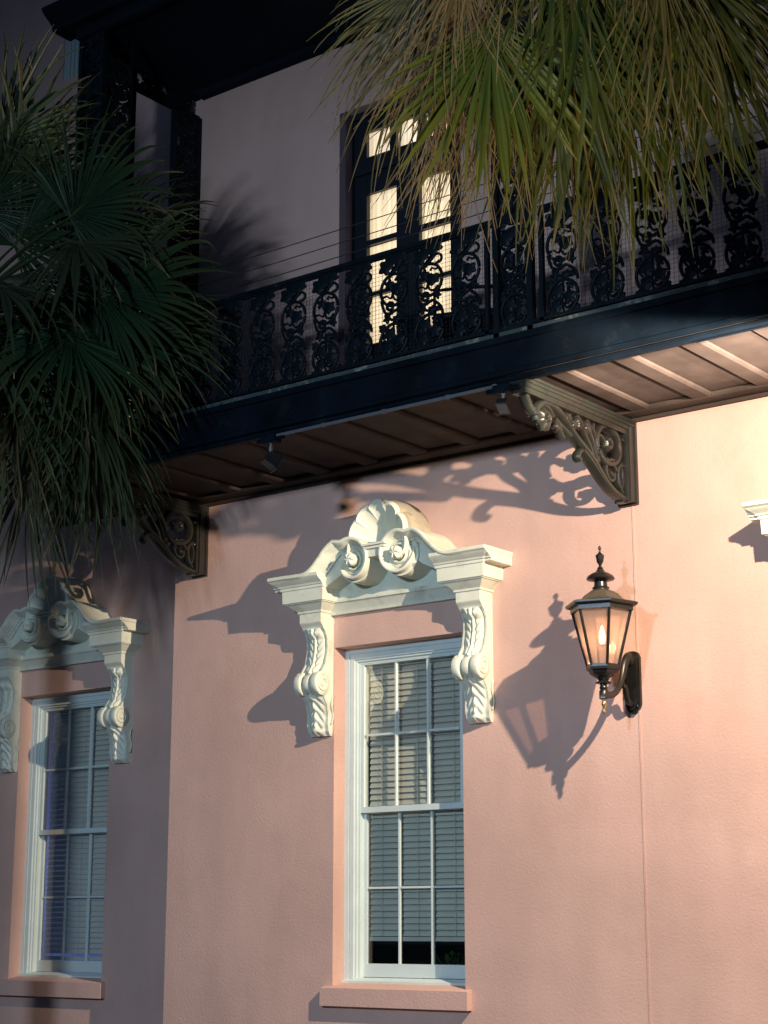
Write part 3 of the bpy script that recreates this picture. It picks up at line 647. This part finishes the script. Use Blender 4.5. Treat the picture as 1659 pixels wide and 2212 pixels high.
post_side(-1.92, FY + .02, -1.20, 9.6); post_side(-1.63, FY + .02, -1.20, 9.6); post_side(-1.90, -.37, -.03, 9.6)
po = MB(); po.box(-1.65, -1.6, -1.22, -1.17, 5.85, 9.9); put(po, 'corner_bar', 'iron')
# gallery roof: ceiling, frieze and cornice
ce = MB(); ce.box(-1.95, 7.2, -1.55, -.002, 9.86, 9.90); ce.prism([(-.12, 9.86), (-.09, 9.81), (-.002, 9.80), (-.002, 9.86)], 'x', -1.86, 7.2); put(ce, 'gallery_ceiling', 'ceil')
cf = MB(); cf.box(-1.97, 7.2, -1.62, -1.56, 9.82, 9.93); cf.box(-1.97, -1.90, -1.56, -.002, 9.82, 9.93)
cf.box(-1.95, -1.91, -1.56, 0, 9.585, 9.64); cf.box(-1.95, -1.925, -1.56, -1.05, 9.64, 9.82)
cf.prism([(-1.62, 9.93), (-1.72, 9.935), (-1.735, 9.99), (-1.80, 10.04), (-1.85, 10.08), (-1.87, 10.12), (-1.5, 10.22), (-1.5, 9.93)], 'x', -2.2, 7.2)
cf.prism([(-1.97, 9.932), (-2.06, 9.937), (-2.075, 9.992), (-2.14, 10.042), (-2.19, 10.082), (-2.21, 10.122), (-1.8, 10.22), (-1.8, 9.932)], 'y', -1.5, -.002)
cf.box(-1.8, 7.2, -1.5, -.002, 9.935, 10.22)
put(cf, 'roof_cornice', 'ceil', sm=0)
for k in range(4): # side frieze castings
    cast_at(-1.93, 9.62, 1.2, .31, -1.52 + k * .36, math.pi / 2)
tr = MB()
for k in range(9): tr.stroke(arc(-1.5 + k * .165, 9.73, .07, .075, 0, 340, 12), .022, 'x', -1.93, .012)
put(tr, 'frieze_scrolls', 'iron')
wi = MB()
for z in (6.88, 6.995, 7.11):
    for a, b in ((-1.63, 2.70), (3.10, 5.6)): wi.tube([(a, FY + .02, z), ((a + b) / 2, FY + .02, z - .012), (b, FY + .02, z)], .0042, 5)
    for q in (2.70, 3.10): wi.lathe([(.003, z - .012), (.011, z - .008), (.011, z + .008), (.003, z + .012)], (q, FY + .02), 8)
put(wi, 'wire', 'wire')
cn = MB(); cn.tube([(.56, FY - .005, 5.487), (2.74, FY - .005, 5.487)], .014, 8); cn2 = MB(); cn2.tube([(4.35, FY + .02, 5.492), (7, FY + .02, 5.492)], .007, 8); put(cn2, 'conduit', 'fascia')
for q in (.58, 1.1, 1.7, 2.3, 2.72): cn.tube([(q - .012, FY - .005, 5.487), (q + .012, FY - .005, 5.487)], .02, 8)
put(cn, 'conduit', 'conduit')

# patio chair on the balcony behind the railing
def chair(x, y, z, rz):
    t = empty('patio_chair', (x, y, z)); t.rotation_euler = (0, 0, rz)
    tag(t, 'dark metal patio chair behind the iron balcony railing', 'chair')
    s = MB(); s.box(-.26, .26, -.25, .25, .43, .46); s.build('seat', 'iron', t)
    s = MB(); s.prism([(-.25, .80), (.25, .80), (.25, .88), (.15, .93), (-.15, .93), (-.25, .88)], 'y', .27, .30)
    for k in range(6): s.box(-.21 + k * .08, -.19 + k * .08, .275, .295, .47, .80)
    s.build('backrest', 'iron', t)
    for a in (-1, 1):
        for b in (-1, 1):
            l = MB(); l.tube([(a * .24, b * .23, .44), (a * .26, b * .27, 0)], .015, 6); l.build('leg', 'iron', t)
        l = MB(); l.tube([(a * .26, .28, .66), (a * .27, 0, .66), (a * .27, -.24, .64), (a * .25, -.24, .44)], .016, 6); l.build('armrest', 'iron', t)
chair(2.05, -.95, 5.84, R_(-60))

pp = empty('added_plant', (.62, .75, .95)); tag(pp, 'added leafy plant standing in for green reflections below the blind of the centre window', 'plant')  # plant added in place of greenery reflected in the window glass
pt_ = MB(); pt_.lathe([(.07, 0), (.10, .16), (.11, .18), (.10, .18)], (0, 0), 16); pt_.build('pot', 'trunk', pp)
fo = MB(); rnd = random.Random(8)
for k in range(90):
    a, e_, l = rnd.uniform(0, 6.28), rnd.uniform(.1, 1.4), rnd.uniform(.12, .34); d = Vector((math.cos(a) * math.cos(e_), math.sin(a) * math.cos(e_), math.sin(e_))); p0 = Vector((0, 0, .22)) + d * l; sd = d.cross(Vector((0, 0, 1))).normalized() * .018
    fo.add([p0 - d * .05, p0 + sd, p0 + d * .05 - Vector((0, 0, .02)), p0 - sd], [(0, 1, 2, 3)]); c_ = (.05, .11 + rnd.random() * .06, .03); fo.col += [c_] * 4
    nb = len(fo.v); fo.tube([Vector((0, 0, .16)), p0], .003, 4); fo.col += [(.05, .08, .03)] * (len(fo.v) - nb)
fo.build('foliage', 'leaf', pp, sm=0, recalc=False)

# ------------------------------------------------------------------ spotlights under the balcony edge
def spot(x, y, z, label, rz, tilt, drop, small=False):
    t = empty('spotlight', (x, y, z)); tag(t, label, 'spotlight', 'small floodlight fixtures under the balcony edge')
    b = MB(); b.box(-.07, .07, -.035, .045, -.035, .03); b.tube([(-.14, 0, 0), (.14, 0, 0)], .018, 8); b.build('junction_box', 'fascia', t, sm=20)
    a = MB(); a.tube([(0, 0, -.03), (0, 0, -drop), (.0, .0, -drop - .03)], .011, 8); a.lathe([(.018, -drop + .0), (.018, -drop + .03)], (0, 0), 8); a.build('arm', 'conduit', t)
    h = MB(); h.prism([(-.055, -.045), (.055, -.06), (.055, .06), (-.035, .045)], 'x', -.06, .06); h.prism([(.056, -.072), (.068, -.072), (.068, .072), (.056, .072)], 'x', -.075, .075)
    o = h.build('lamp_head', 'lampm', t, sm=20); o.location = (0, 0, -drop - .07); o.rotation_euler = (tilt, 0, rz)
    gl = MB(); gl.box(-.058, .058, .069, .072, -.055, .055); gl.build('lens', 'conduit', o, sm=0)
    if small: o.scale = (.62, .5, 1.05); o.location = (0, 0, -drop - .08)
    return t
spot(2.79, FY + .0, 5.455, 'black double-box spotlight beside the right iron bracket', R_(20), R_(-110), .04, True)
spot(.54, FY + .0, 5.47, 'dark square spotlight on a short stem under the balcony, left of centre', R_(-30), R_(-25), .10)
# the lit flood on its arm, just outside the frame
t = empty('spotlight', (5.48, -2.16, 5.23)); tag(t, 'lit warm floodlight on an arm at the balcony edge, right of the frame', 'spotlight', 'small floodlight fixtures under the balcony edge')
a = MB(); a.tube([(.10, .58, .27), (.10, .3, .24), (.10, 0, .14), (.10, 0, .02)], .014, 8); a.build('arm', 'conduit', t)
h = MB(); h.box(.04, .17, -.08, .08, -.08, .08); h.build('lamp_head', 'lampm', t)

t = empty('spotlight', (6.9, -1.45, 4.35)); tag(t, 'added uplight on a short wall arm for the soffit fill light, right of the frame', 'spotlight', 'small floodlight fixtures under the balcony edge')  # added fixture to go with the soffit fill lamp
a = MB(); a.tube([(.10, 1.45, -.10), (.10, .6, -.10), (.10, .02, -.06)], .014, 8); a.build('arm', 'conduit', t)
h = MB(); h.box(.04, .17, -.08, .08, -.09, .03); h.build('lamp_head', 'lampm', t)

# ------------------------------------------------------------------ wall lantern
def lantern(X, Y):
    t = empty('wall_lantern', (X, 0, 3.48)); tag(t, 'black six-sided wall lantern with a glowing bulb on the pink wall', 'lantern')
    O = (-X, 0, -3.48)
    def fin(mb, name, m, par=t, sm=40):
        mb.v = [(p[0] + O[0], p[1] + O[1], p[2] + O[2]) for p in mb.v]; return mb.build(name, m, par, sm=sm)
    A0 = R_(-44)
    p = MB(); pl = [(-.066, 3.30), (-.066, 3.665), (-.05, 3.70), (-.02, 3.712), (.02, 3.712), (.05, 3.70), (.066, 3.665), (.066, 3.30), (.05, 3.265), (.02, 3.235), (-.02, 3.235), (-.05, 3.265)]
    p.prism([(X + a, b) for a, b in pl], 'y', -.03, 0); p.prism([(X + a * .72, 3.475 + (b - 3.475) * .90) for a, b in pl], 'y', -.046, -.03)
    for a in (-.045, .045):
        for z in (3.66, 3.29): p.lathe([(.008, z - .008), (.008, z + .008)], (X + a, -.036), 8)
    fin(p, 'wall_plate', 'lampm', sm=25)
    a = MB(); pts = smooth([(X, -.03, 3.64), (X, -.085, 3.655), (X, -.135, 3.60), (X, -.175, 3.50), (X, -.245, 3.40), (X, -.34, 3.345), (X, Y, 3.335)], 4)
    a.tube(pts, [.05 - .024 * min(1, i / 14) for i in range(len(pts))], 12, flat=(1, .8)); 
    a.tube(smooth([(X, -.04, 3.30), (X, -.11, 3.33), (X, -.14, 3.42), (X, -.19, 3.43)], 4), .022, 8)
    a.lathe([(.026, 3.30), (.036, 3.305), (.036, 3.362), (.028, 3.372)], (X, Y), 6, A0)
    fin(a, 'arm', 'lampm', sm=50)
    b = MB(); b.lathe([(.022, 3.30), (.024, 3.37), (.032, 3.385), (.026, 3.40), (.028, 3.412), (.058, 3.418), (.060, 3.428), (.036, 3.438), (.046, 3.452), (.055, 3.462), (.060, 3.468)], (X, Y), 24)
    b.lathe([(.060, 3.462), (.085, 3.478), (.105, 3.495), (.112, 3.512), (.128, 3.518), (.132, 3.535), (.120, 3.545), (.118, 3.55)], (X, Y), 6, A0)
    fin(b, 'base', 'lampm', sm=35)
    f2 = MB(); f2.lathe([(.003, 3.185), (.009, 3.195), (.012, 3.21), (.009, 3.225), (.014, 3.245), (.020, 3.262), (.018, 3.28), (.012, 3.29), (.02, 3.297), (.02, 3.302)], (X, Y), 16); fin(f2, 'lower_finial', 'brass')
    # cage bars and glass
    zb, zt, rb_, rt = 3.545, 3.985, .118, .232
    c = MB()
    for k in range(6):
        an = A0 + k * math.pi / 3; d = (math.cos(an), math.sin(an))
        c.tube([(X + d[0] * rb_, Y + d[1] * rb_, zb), (X + d[0] * rt, Y + d[1] * rt, zt)], .0125, 6)
    for rr, z, hh in ((rb_ + .012, zb, .012), (rt + .012, zt - .012, .016)):
        c.rings([[(X + (rr + o) * math.cos(A0 + i * math.pi / 3), Y + (rr + o) * math.sin(A0 + i * math.pi / 3), z + q) for i in range(6)] for o, q in ((0, -hh), (0, hh), (-.026, hh), (-.026, -hh), (0, -hh))], cap=False)
    fin(c, 'cage', 'lampm', sm=30)
    for k in range(6):
        a0, a1 = A0 + k * math.pi / 3, A0 + (k + 1) * math.pi / 3; q = MB()
        q.add([(X + rb_ * .97 * math.cos(a0), Y + rb_ * .97 * math.sin(a0), zb), (X + rb_ * .97 * math.cos(a1), Y + rb_ * .97 * math.sin(a1), zb), (X + rt * .97 * math.cos(a1), Y + rt * .97 * math.sin(a1), zt), (X + rt * .97 * math.cos(a0), Y + rt * .97 * math.sin(a0), zt)], [(0, 1, 2, 3)])
        fin(q, 'glass_pane', 'lglass', sm=0)
    ro = MB(); ro.lathe([(.232, 3.985), (.272, 3.995), (.282, 4.005), (.282, 4.018), (.262, 4.026)], (X, Y), 6, A0); ro.cur = 1
    ro.lathe([(.262, 4.026), (.205, 4.034), (.165, 4.055), (.135, 4.09), (.10, 4.112), (.066, 4.125)], (X, Y), 6, A0); ro.cur = 0
    ro.lathe([(.066, 4.12), (.062, 4.135), (.066, 4.145), (.052, 4.152), (.048, 4.19), (.06, 4.198), (.104, 4.206), (.108, 4.214), (.098, 4.232), (.07, 4.252), (.035, 4.268), (.028, 4.282), (.018, 4.288)], (X, Y), 32)
    mr = MB(); ro.v = [(p[0] + O[0], p[1] + O[1], p[2] + O[2]) for p in ro.v]; ro.build('roof', ['lampm', 'lamproof'], t, sm=30)
    fi = MB(); fi.lathe([(.018, 4.285), (.024, 4.295), (.010, 4.31), (.012, 4.322), (.026, 4.345), (.030, 4.375), (.034, 4.392), (.026, 4.40), (.010, 4.415), (.006, 4.43), (.010, 4.44), (.013, 4.45), (.009, 4.462), (.003, 4.468)], (X, Y), 20); fin(fi, 'finial', 'lampm')
    ca = MB(); ca.lathe([(.04, 3.55), (.03, 3.57), (.014, 3.60), (.014, 3.70), (.045, 3.705), (.045, 3.712), (.016, 3.715)], (X, Y), 16); fin(ca, 'candle', 'candle')
    bu = MB(); bu.lathe([(.012, 3.715), (.021, 3.745), (.023, 3.77), (.017, 3.805), (.007, 3.84), (.002, 3.855)], (X, Y), 16); fin(bu, 'bulb', 'flame')
    lp = lamp('lantern_light', 'POINT', (X, Y, 3.79), (1, .60, .38), 6, rad=.03); lp.location = (X, Y, 3.79)
lantern(2.893, -.455)

# ------------------------------------------------------------------ palms
def frond(name, C0, H, A, N, Lr, seed, dead=0, spread=118, droop=.5, nl=46, parent=None, org=(0, 0, 0), warm=0, fu=.30, dark=1, cool=False):
    rnd = random.Random(seed); mb = MB()
    C0, H = Vector(C0), Vector(H); A = Vector(A).normalized(); N = Vector(N); N = (N - A * N.dot(A)).normalized(); S = A.cross(N)
    g1 = (.016 * dark, .046 * dark, .020 * dark); g2 = (.055 * dark, .078 * dark, .012 * dark); yl = (.23, .17, .02); br1 = (.15, .085, .045); tan = (.27 * (.4 + .6 * dark), .18 * (.4 + .6 * dark), .09 * (.4 + .6 * dark))
    if cool: g1 = (.010 * dark, .036 * dark, .019 * dark); g2 = (.026 * dark, .064 * dark, .022 * dark)
    def lerp(a, b, t): return tuple(x + (y - x) * t for x, y in zip(a, b))
    # petiole
    L0 = (H - C0).length; mid = (C0 + H) / 2 + Vector((0, 0, .14 * L0)); pts = []
    for i in range(11):
        t = i / 10; pts.append(C0 * (1 - t) ** 2 + mid * 2 * t * (1 - t) + H * t * t)
    nb = len(mb.v); mb.tube(pts, [.03 - .014 * i / 10 for i in range(11)], 6, flat=(.6, 1)); mb.col += [lerp((.03, .05, .02), br1, .3 * dead)] * (len(mb.v) - nb)
    nb = len(mb.v); mb.tube([H, H + A * Lr * .12, H + A * Lr * .26 + Vector((0, 0, -.02))], [.016, .012, .004], 6, flat=(.6, 1)); mb.col += [lerp((.04, .07, .02), br1, .5 * dead)] * (len(mb.v) - nb)
    ns = 11; dphi = 2 * R_(spread) / nl
    for k in range(nl):
        fk = (k + .5) / nl * 2 - 1; phi = fk * R_(spread) + rnd.uniform(-.02, .02)
        L = Lr * (1 - .33 * abs(fk) ** 1.6) * rnd.uniform(.88, 1.08)
        d = A * math.cos(phi) + S * math.sin(phi); hub = H + A * Lr * .16 * max(0, math.cos(phi)) * (1 - abs(fk))
        side = N.cross(d).normalized(); tw = rnd.uniform(-.35, .35); side = (side * math.cos(tw) + N * math.sin(tw)).normalized()
        gd = droop * rnd.uniform(.7, 1.35); wob = Vector((rnd.uniform(-1, 1), rnd.uniform(-1, 1), 0)) * .16 * (1 + .8 * dead)
        fuse = fu * rnd.uniform(.85, 1.15); kink = rnd.uniform(.55, .8); kk = rnd.random() < (.25 + .45 * dead)
        pc = hub.copy(); dirv = d.copy(); rs = []; cols = []
        base = lerp(g1, g2, min(1, rnd.random() * .8 + warm * .6)); ktip = rnd.uniform(.74, 1.12)
        if dead: base = lerp(base, lerp(br1, tan, rnd.random()), min(1, dead * rnd.uniform(.6, 1.2)))
        for i in range(ns + 1):
            t = i / ns
            if i:
                bend = Vector((0, 0, -1)) * gd * (t ** 2.2) * .34
                dirv = (dirv + bend * (1.9 if kk and t > kink else 1) + wob * t * .35 * (1 if not kk else 1.6)).normalized()
                pc = pc + dirv * (L / ns)
            wmax = 2 * fuse * L * math.tan(dphi / 2) * .56
            if t < fuse: wd = max(.003, wmax * t / fuse)
            else: wd = wmax * max(.0, 1 - (t - fuse) / (1 - fuse)) ** .86 + .0013
            sd = (side - dirv * side.dot(dirv)).normalized(); nn = dirv.cross(sd)
            rs.append((pc - sd * wd, pc - nn * wd * .45, pc + sd * wd))
            c = base
            if t > ktip: c = lerp(base, tan, min(1, (t - ktip) * 5))
            elif t > .35: c = lerp(base, yl, (t - .35) * (.35 + .8 * warm) * (.6 if not dead else .2))
            cols += [c, lerp(c, g2, .2), c]
        nb = len(mb.v); mb.add([p for q in rs for p in q], [(a * 3 + b, a * 3 + b + 1, a * 3 + b + 4, a * 3 + b + 3) for a in range(ns) for b in range(2)]); mb.col += cols
    mb.v = [(p[0] - org[0], p[1] - org[1], p[2] - org[2]) for p in mb.v]
    return mb.build(name, 'leaf', parent, sm=0, recalc=False)
def palm(label, base, h, rad, lean=(0, 0)):
    t = empty('palm_tree', base); tag(t, label, 'palm tree', 'palm trees in front of the house')
    k = MB(); rnd = random.Random(3); rs = []; n = 18
    for j in range(60):
        z = h * j / 59; q = rad * (1.15 - .2 * min(1, z / 1)) * (1 + .05 * math.sin(j * 2.1))
        rs.append([(lean[0] * (z / h) ** 2 + q * (1 + rnd.uniform(-.05, .05)) * math.cos(2 * math.pi * i / n), lean[1] * (z / h) ** 2 + q * (1 + rnd.uniform(-.05, .05)) * math.sin(2 * math.pi * i / n), z) for i in range(n)])
    k.rings(rs); k.build('trunk', 'trunk', t, sm=60)
    return t
VIEW = Vector((-.60, .78, .15))
def to_cam(p): return (Vector((9.58, -11.67, 1.66)) - Vector(p)).normalized()
# right-hand palm: crown above and right of the frame
PR = (6.55, -4.4, 0); CR = Vector((6.5, -4.4, 6.5))
pr_ = palm('palm tree with green and brown hanging fronds at the top right', PR, 6.4, .17)
rn = random.Random(11)
RF = [  # hub, axis, length, dead, warm, droop, spread, leaflets, fuse
    ((4.68, -4.45, 6.50), (.06, -.10, -1), 1.02, .0, 1.0, .12, 62, 30, .46),
    ((4.95, -4.2, 6.62), (.12, .1, -1), 1.22, .10, .6, .15, 40, 24, .42),
    ((5.30, -4.5, 6.60), (.06, -.1, -1), 1.15, .0, .45, .18, 42, 28, .42),
    ((5.60, -4.35, 6.60), (.10, -.1, -1), 1.25, .15, .5, .18, 36, 26, .38),
    ((5.75, -4.5, 6.55), (.08, -.05, -1), 1.20, .5, .7, .18, 34, 30, .30),
    ((5.82, -4.2, 6.50), (.10, .1, -1), 1.15, .2, .5, .2, 44, 28, .36),
    ((5.65, -4.0, 6.70), (.25, .2, -.9), 1.15, .1, .3, .22, 60, 34, .36),
    ((4.50, -4.25, 6.72), (-.32, .0, -1), 1.12, 1.1, .3, .15, 44, 40, .22),
    ((4.42, -4.1, 6.85), (-.28, .1, -1), 1.25, .9, .2, .18, 40, 40, .22),
    ((4.25, -4.3, 6.90), (-.50, .0, -.8), 1.05, .5, .1, .25, 50, 40, .26),
    ((4.22, -4.4, 6.98), (-.75, -.1, -.50), .80, .3, .0, .30, 46, 30, .30),
    ((4.30, -4.1, 7.08), (-.65, .1, -.60), .85, .2, .0, .3, 50, 32, .30),
    ((4.52, -4.45, 6.80), (-.22, .0, -1), 1.12, 1.1, .2, .22, 34, 36, .16),
    ((4.40, -4.35, 6.70), (-.25, .0, -1), 1.0, 1.2, .2, .25, 30, 30, .14),
    ((4.60, -4.2, 6.62), (-.12, .0, -1), 1.15, 1.0, .2, .22, 34, 34, .16),
    ((4.62, -4.6, 6.95), (-.18, -.1, -1), .95, 1.0, .3, .2, 42, 40, .2),
    ((5.0, -4.7, 6.98), (.02, -.2, -1), .85, .9, .4, .25, 46, 34, .2),
    ((5.35, -4.72, 7.0), (.05, -.2, -1), .90, .7, .5, .25, 46, 36, .22),
    ((5.75, -4.65, 6.95), (.06, -.2, -1), .95, .9, .5, .25, 46, 36, .2),
    ((6.42, -4.3, 6.55), (.06, -.1, -1), .62, 1.0, .3, .4, 16, 9, .12),
    ((5.2, -3.8, 7.05), (.02, .3, -.9), 1.35, .1, .1, .2, 60, 40, .36),
    ((4.75, -3.8, 7.1), (-.15, .3, -.9), 1.3, .2, .1, .2, 56, 40, .36),
    ((5.7, -3.9, 6.95), (.12, .2, -.9), 1.3, .3, .3, .2, 60, 36, .36),
    ((4.85, -4.0, 6.75), (.02, .1, -1), 1.30, .7, .3, .15, 34, 32, .22),
    ((5.10, -3.9, 6.95), (.10, .1, -1), 1.45, .3, .4, .15, 40, 34, .32),
    ((5.35, -3.8, 6.75), (.06, .1, -1), 1.45, .0, .2, .15, 50, 34, .40),
    ((5.70, -3.8, 6.75), (.04, .1, -1), 1.45, .1, .2, .15, 46, 34, .40),
    ((4.95, -3.7, 6.80), (.0, .1, -1), 1.35, .0, .2, .15, 50, 34, .40),
    ((4.60, -3.8, 6.85), (-.12, .1, -1), 1.25, .2, .2, .15, 46, 34, .36),
    ((5.20, -4.6, 6.95), (.03, -.1, -1), .95, .0, .4, .2, 50, 30, .42),
    ((5.60, -4.6, 6.90), (.05, -.1, -1), .95, .1, .4, .2, 46, 30, .40),
]
for i, (H, A, L, dd, wm_, dr, spd, nl_, fu_) in enumerate(RF):
    frond('frond', CR, H, A, to_cam(H) + (Vector((rn.uniform(-.6, .6), rn.uniform(-.3, .3), .2 + rn.uniform(-.4, .4))) if i else Vector((0, 0, .2))), 1.04 * L * (.78 if H[0] > 5.5 else .88 if H[0] > 5.2 else 1), 100 + i, dd, spd, dr * (1.2 if i == 0 else 2.0), nl_, pr_, PR, wm_ if i == 0 else wm_ * .55, fu_ * 1.1, 1.0 if i == 0 else .70)  # all but the front fan darkened in colour, standing for shade behind it
# left-hand palm
PL = (-2.35, -2.6, 0); CL = Vector((-2.35, -2.6, 6.75))
pl_ = palm('dark green palm tree with drooping fan fronds at the left edge', PL, 6.6, .14)
LF = [
    ((-.90, -2.4, 7.30), (.75, -.1, -.30), 1.15, .1, .0, .28, 112),
    ((-.80, -2.5, 7.45), (.85, -.1, .30), 1.05, .0, .0, .22, 110),
    ((-.62, -2.3, 6.75), (.95, .0, .05), 1.22, .0, .0, .22, 105),
    ((-.80, -2.5, 6.45), (.7, -.1, -.65), 1.25, .0, .15, .3, 110),
    ((-1.48, -2.6, 6.02), (.12, -.1, -1), 1.15, .25, .15, .22, 105),
    ((-1.90, -2.6, 5.95), (-.2, -.1, -1), 1.1, .3, .15, .22, 100),
    ((-1.20, -2.3, 6.15), (.35, .1, -1), 1.25, .1, .05, .22, 100),
    ((-1.1, -2.2, 6.20), (.55, .1, -.9), 1.2, .15, .05, .25, 95),
    ((-1.92, -2.4, 8.45), (.35, .0, 1), 1.0, .0, .0, .15, 105),
    ((-1.95, -2.5, 7.8), (.7, -.1, .6), .95, .0, .0, .2, 105),
    ((-1.75, -2.3, 7.5), (.5, .0, .55), 1.2, .0, .0, .25, 125),
    ((-1.5, -2.7, 7.0), (.45, -.2, -.3), 1.2, .1, .0, .3, 125),
    ((-1.8, -2.8, 6.7), (.1, -.2, -.9), 1.2, .1, .0, .3, 120),
    ((-1.2, -2.1, 7.2), (.6, .2, .3), 1.2, .0, .0, .25, 120),
    ((-2.2, -2.9, 6.3), (-.3, -.3, -1), 1.2, .2, .1, .25, 100),
    ((-2.1, -2.2, 7.9), (.1, .1, .9), 1.1, .0, .0, .2, 120),
    ((-1.35, -2.9, 6.5), (.3, -.3, -.8), 1.15, .05, .0, .3, 115),
    ((-.95, -2.1, 6.6), (.8, .2, -.35), 1.2, .0, .0, .25, 110),
    ((-1.65, -2.9, 5.75), (.05, -.2, -1), .95, .55, .2, .3, 70),
    ((-1.25, -2.6, 5.95), (.4, -.1, -1), 1.0, .45, .1, .3, 70),
    ((-1.0, -2.0, 6.05), (.35, .0, -1), 1.15, .1, .0, .2, 80),
    ((-1.05, -2.0, 5.80), (.2, .0, -1), 1.15, .2, .0, .2, 80),
    ((-1.5, -2.2, 5.65), (.05, .0, -1), 1.15, .3, .0, .2, 80),
    ((-1.15, -2.1, 7.05), (.6, .1, -.7), 1.3, .0, .0, .25, 100),
    ((-1.15, -2.3, 6.85), (.3, .0, -.9), 1.3, .0, .0, .25, 110),
    ((-1.75, -2.3, 6.9), (.1, .1, -.9), 1.3, .0, .0, .25, 120),
    ((-1.35, -2.1, 7.55), (.7, .1, -.2), 1.25, .0, .0, .3, 120),
    ((-.80, -2.1, 6.55), (.9, .1, -.3), 1.2, .0, .0, .25, 95),
    ((-1.95, -2.2, 8.1), (.2, .1, .5), 1.1, .0, .0, .3, 120),
]
for i, (H, A, L, dd, wm_, dr, spd) in enumerate(LF):
    H = (H[0] - .14, H[1], H[2])
    frond('frond', CL, H, A, to_cam(H) * .8 + Vector((rn.uniform(-.5, .5), rn.uniform(-.4, .4), .5 + rn.uniform(-.5, .3))), L * 1.06, 300 + i, dd, spd * .92, dr * 1.7 + .10, 46, pl_, PL, wm_ * .5, .42, (.95 if H[2] < 6.1 else .60) * rn.uniform(.75, 1.25), True)  # upper fronds painted darker than the low ones, standing for weaker light
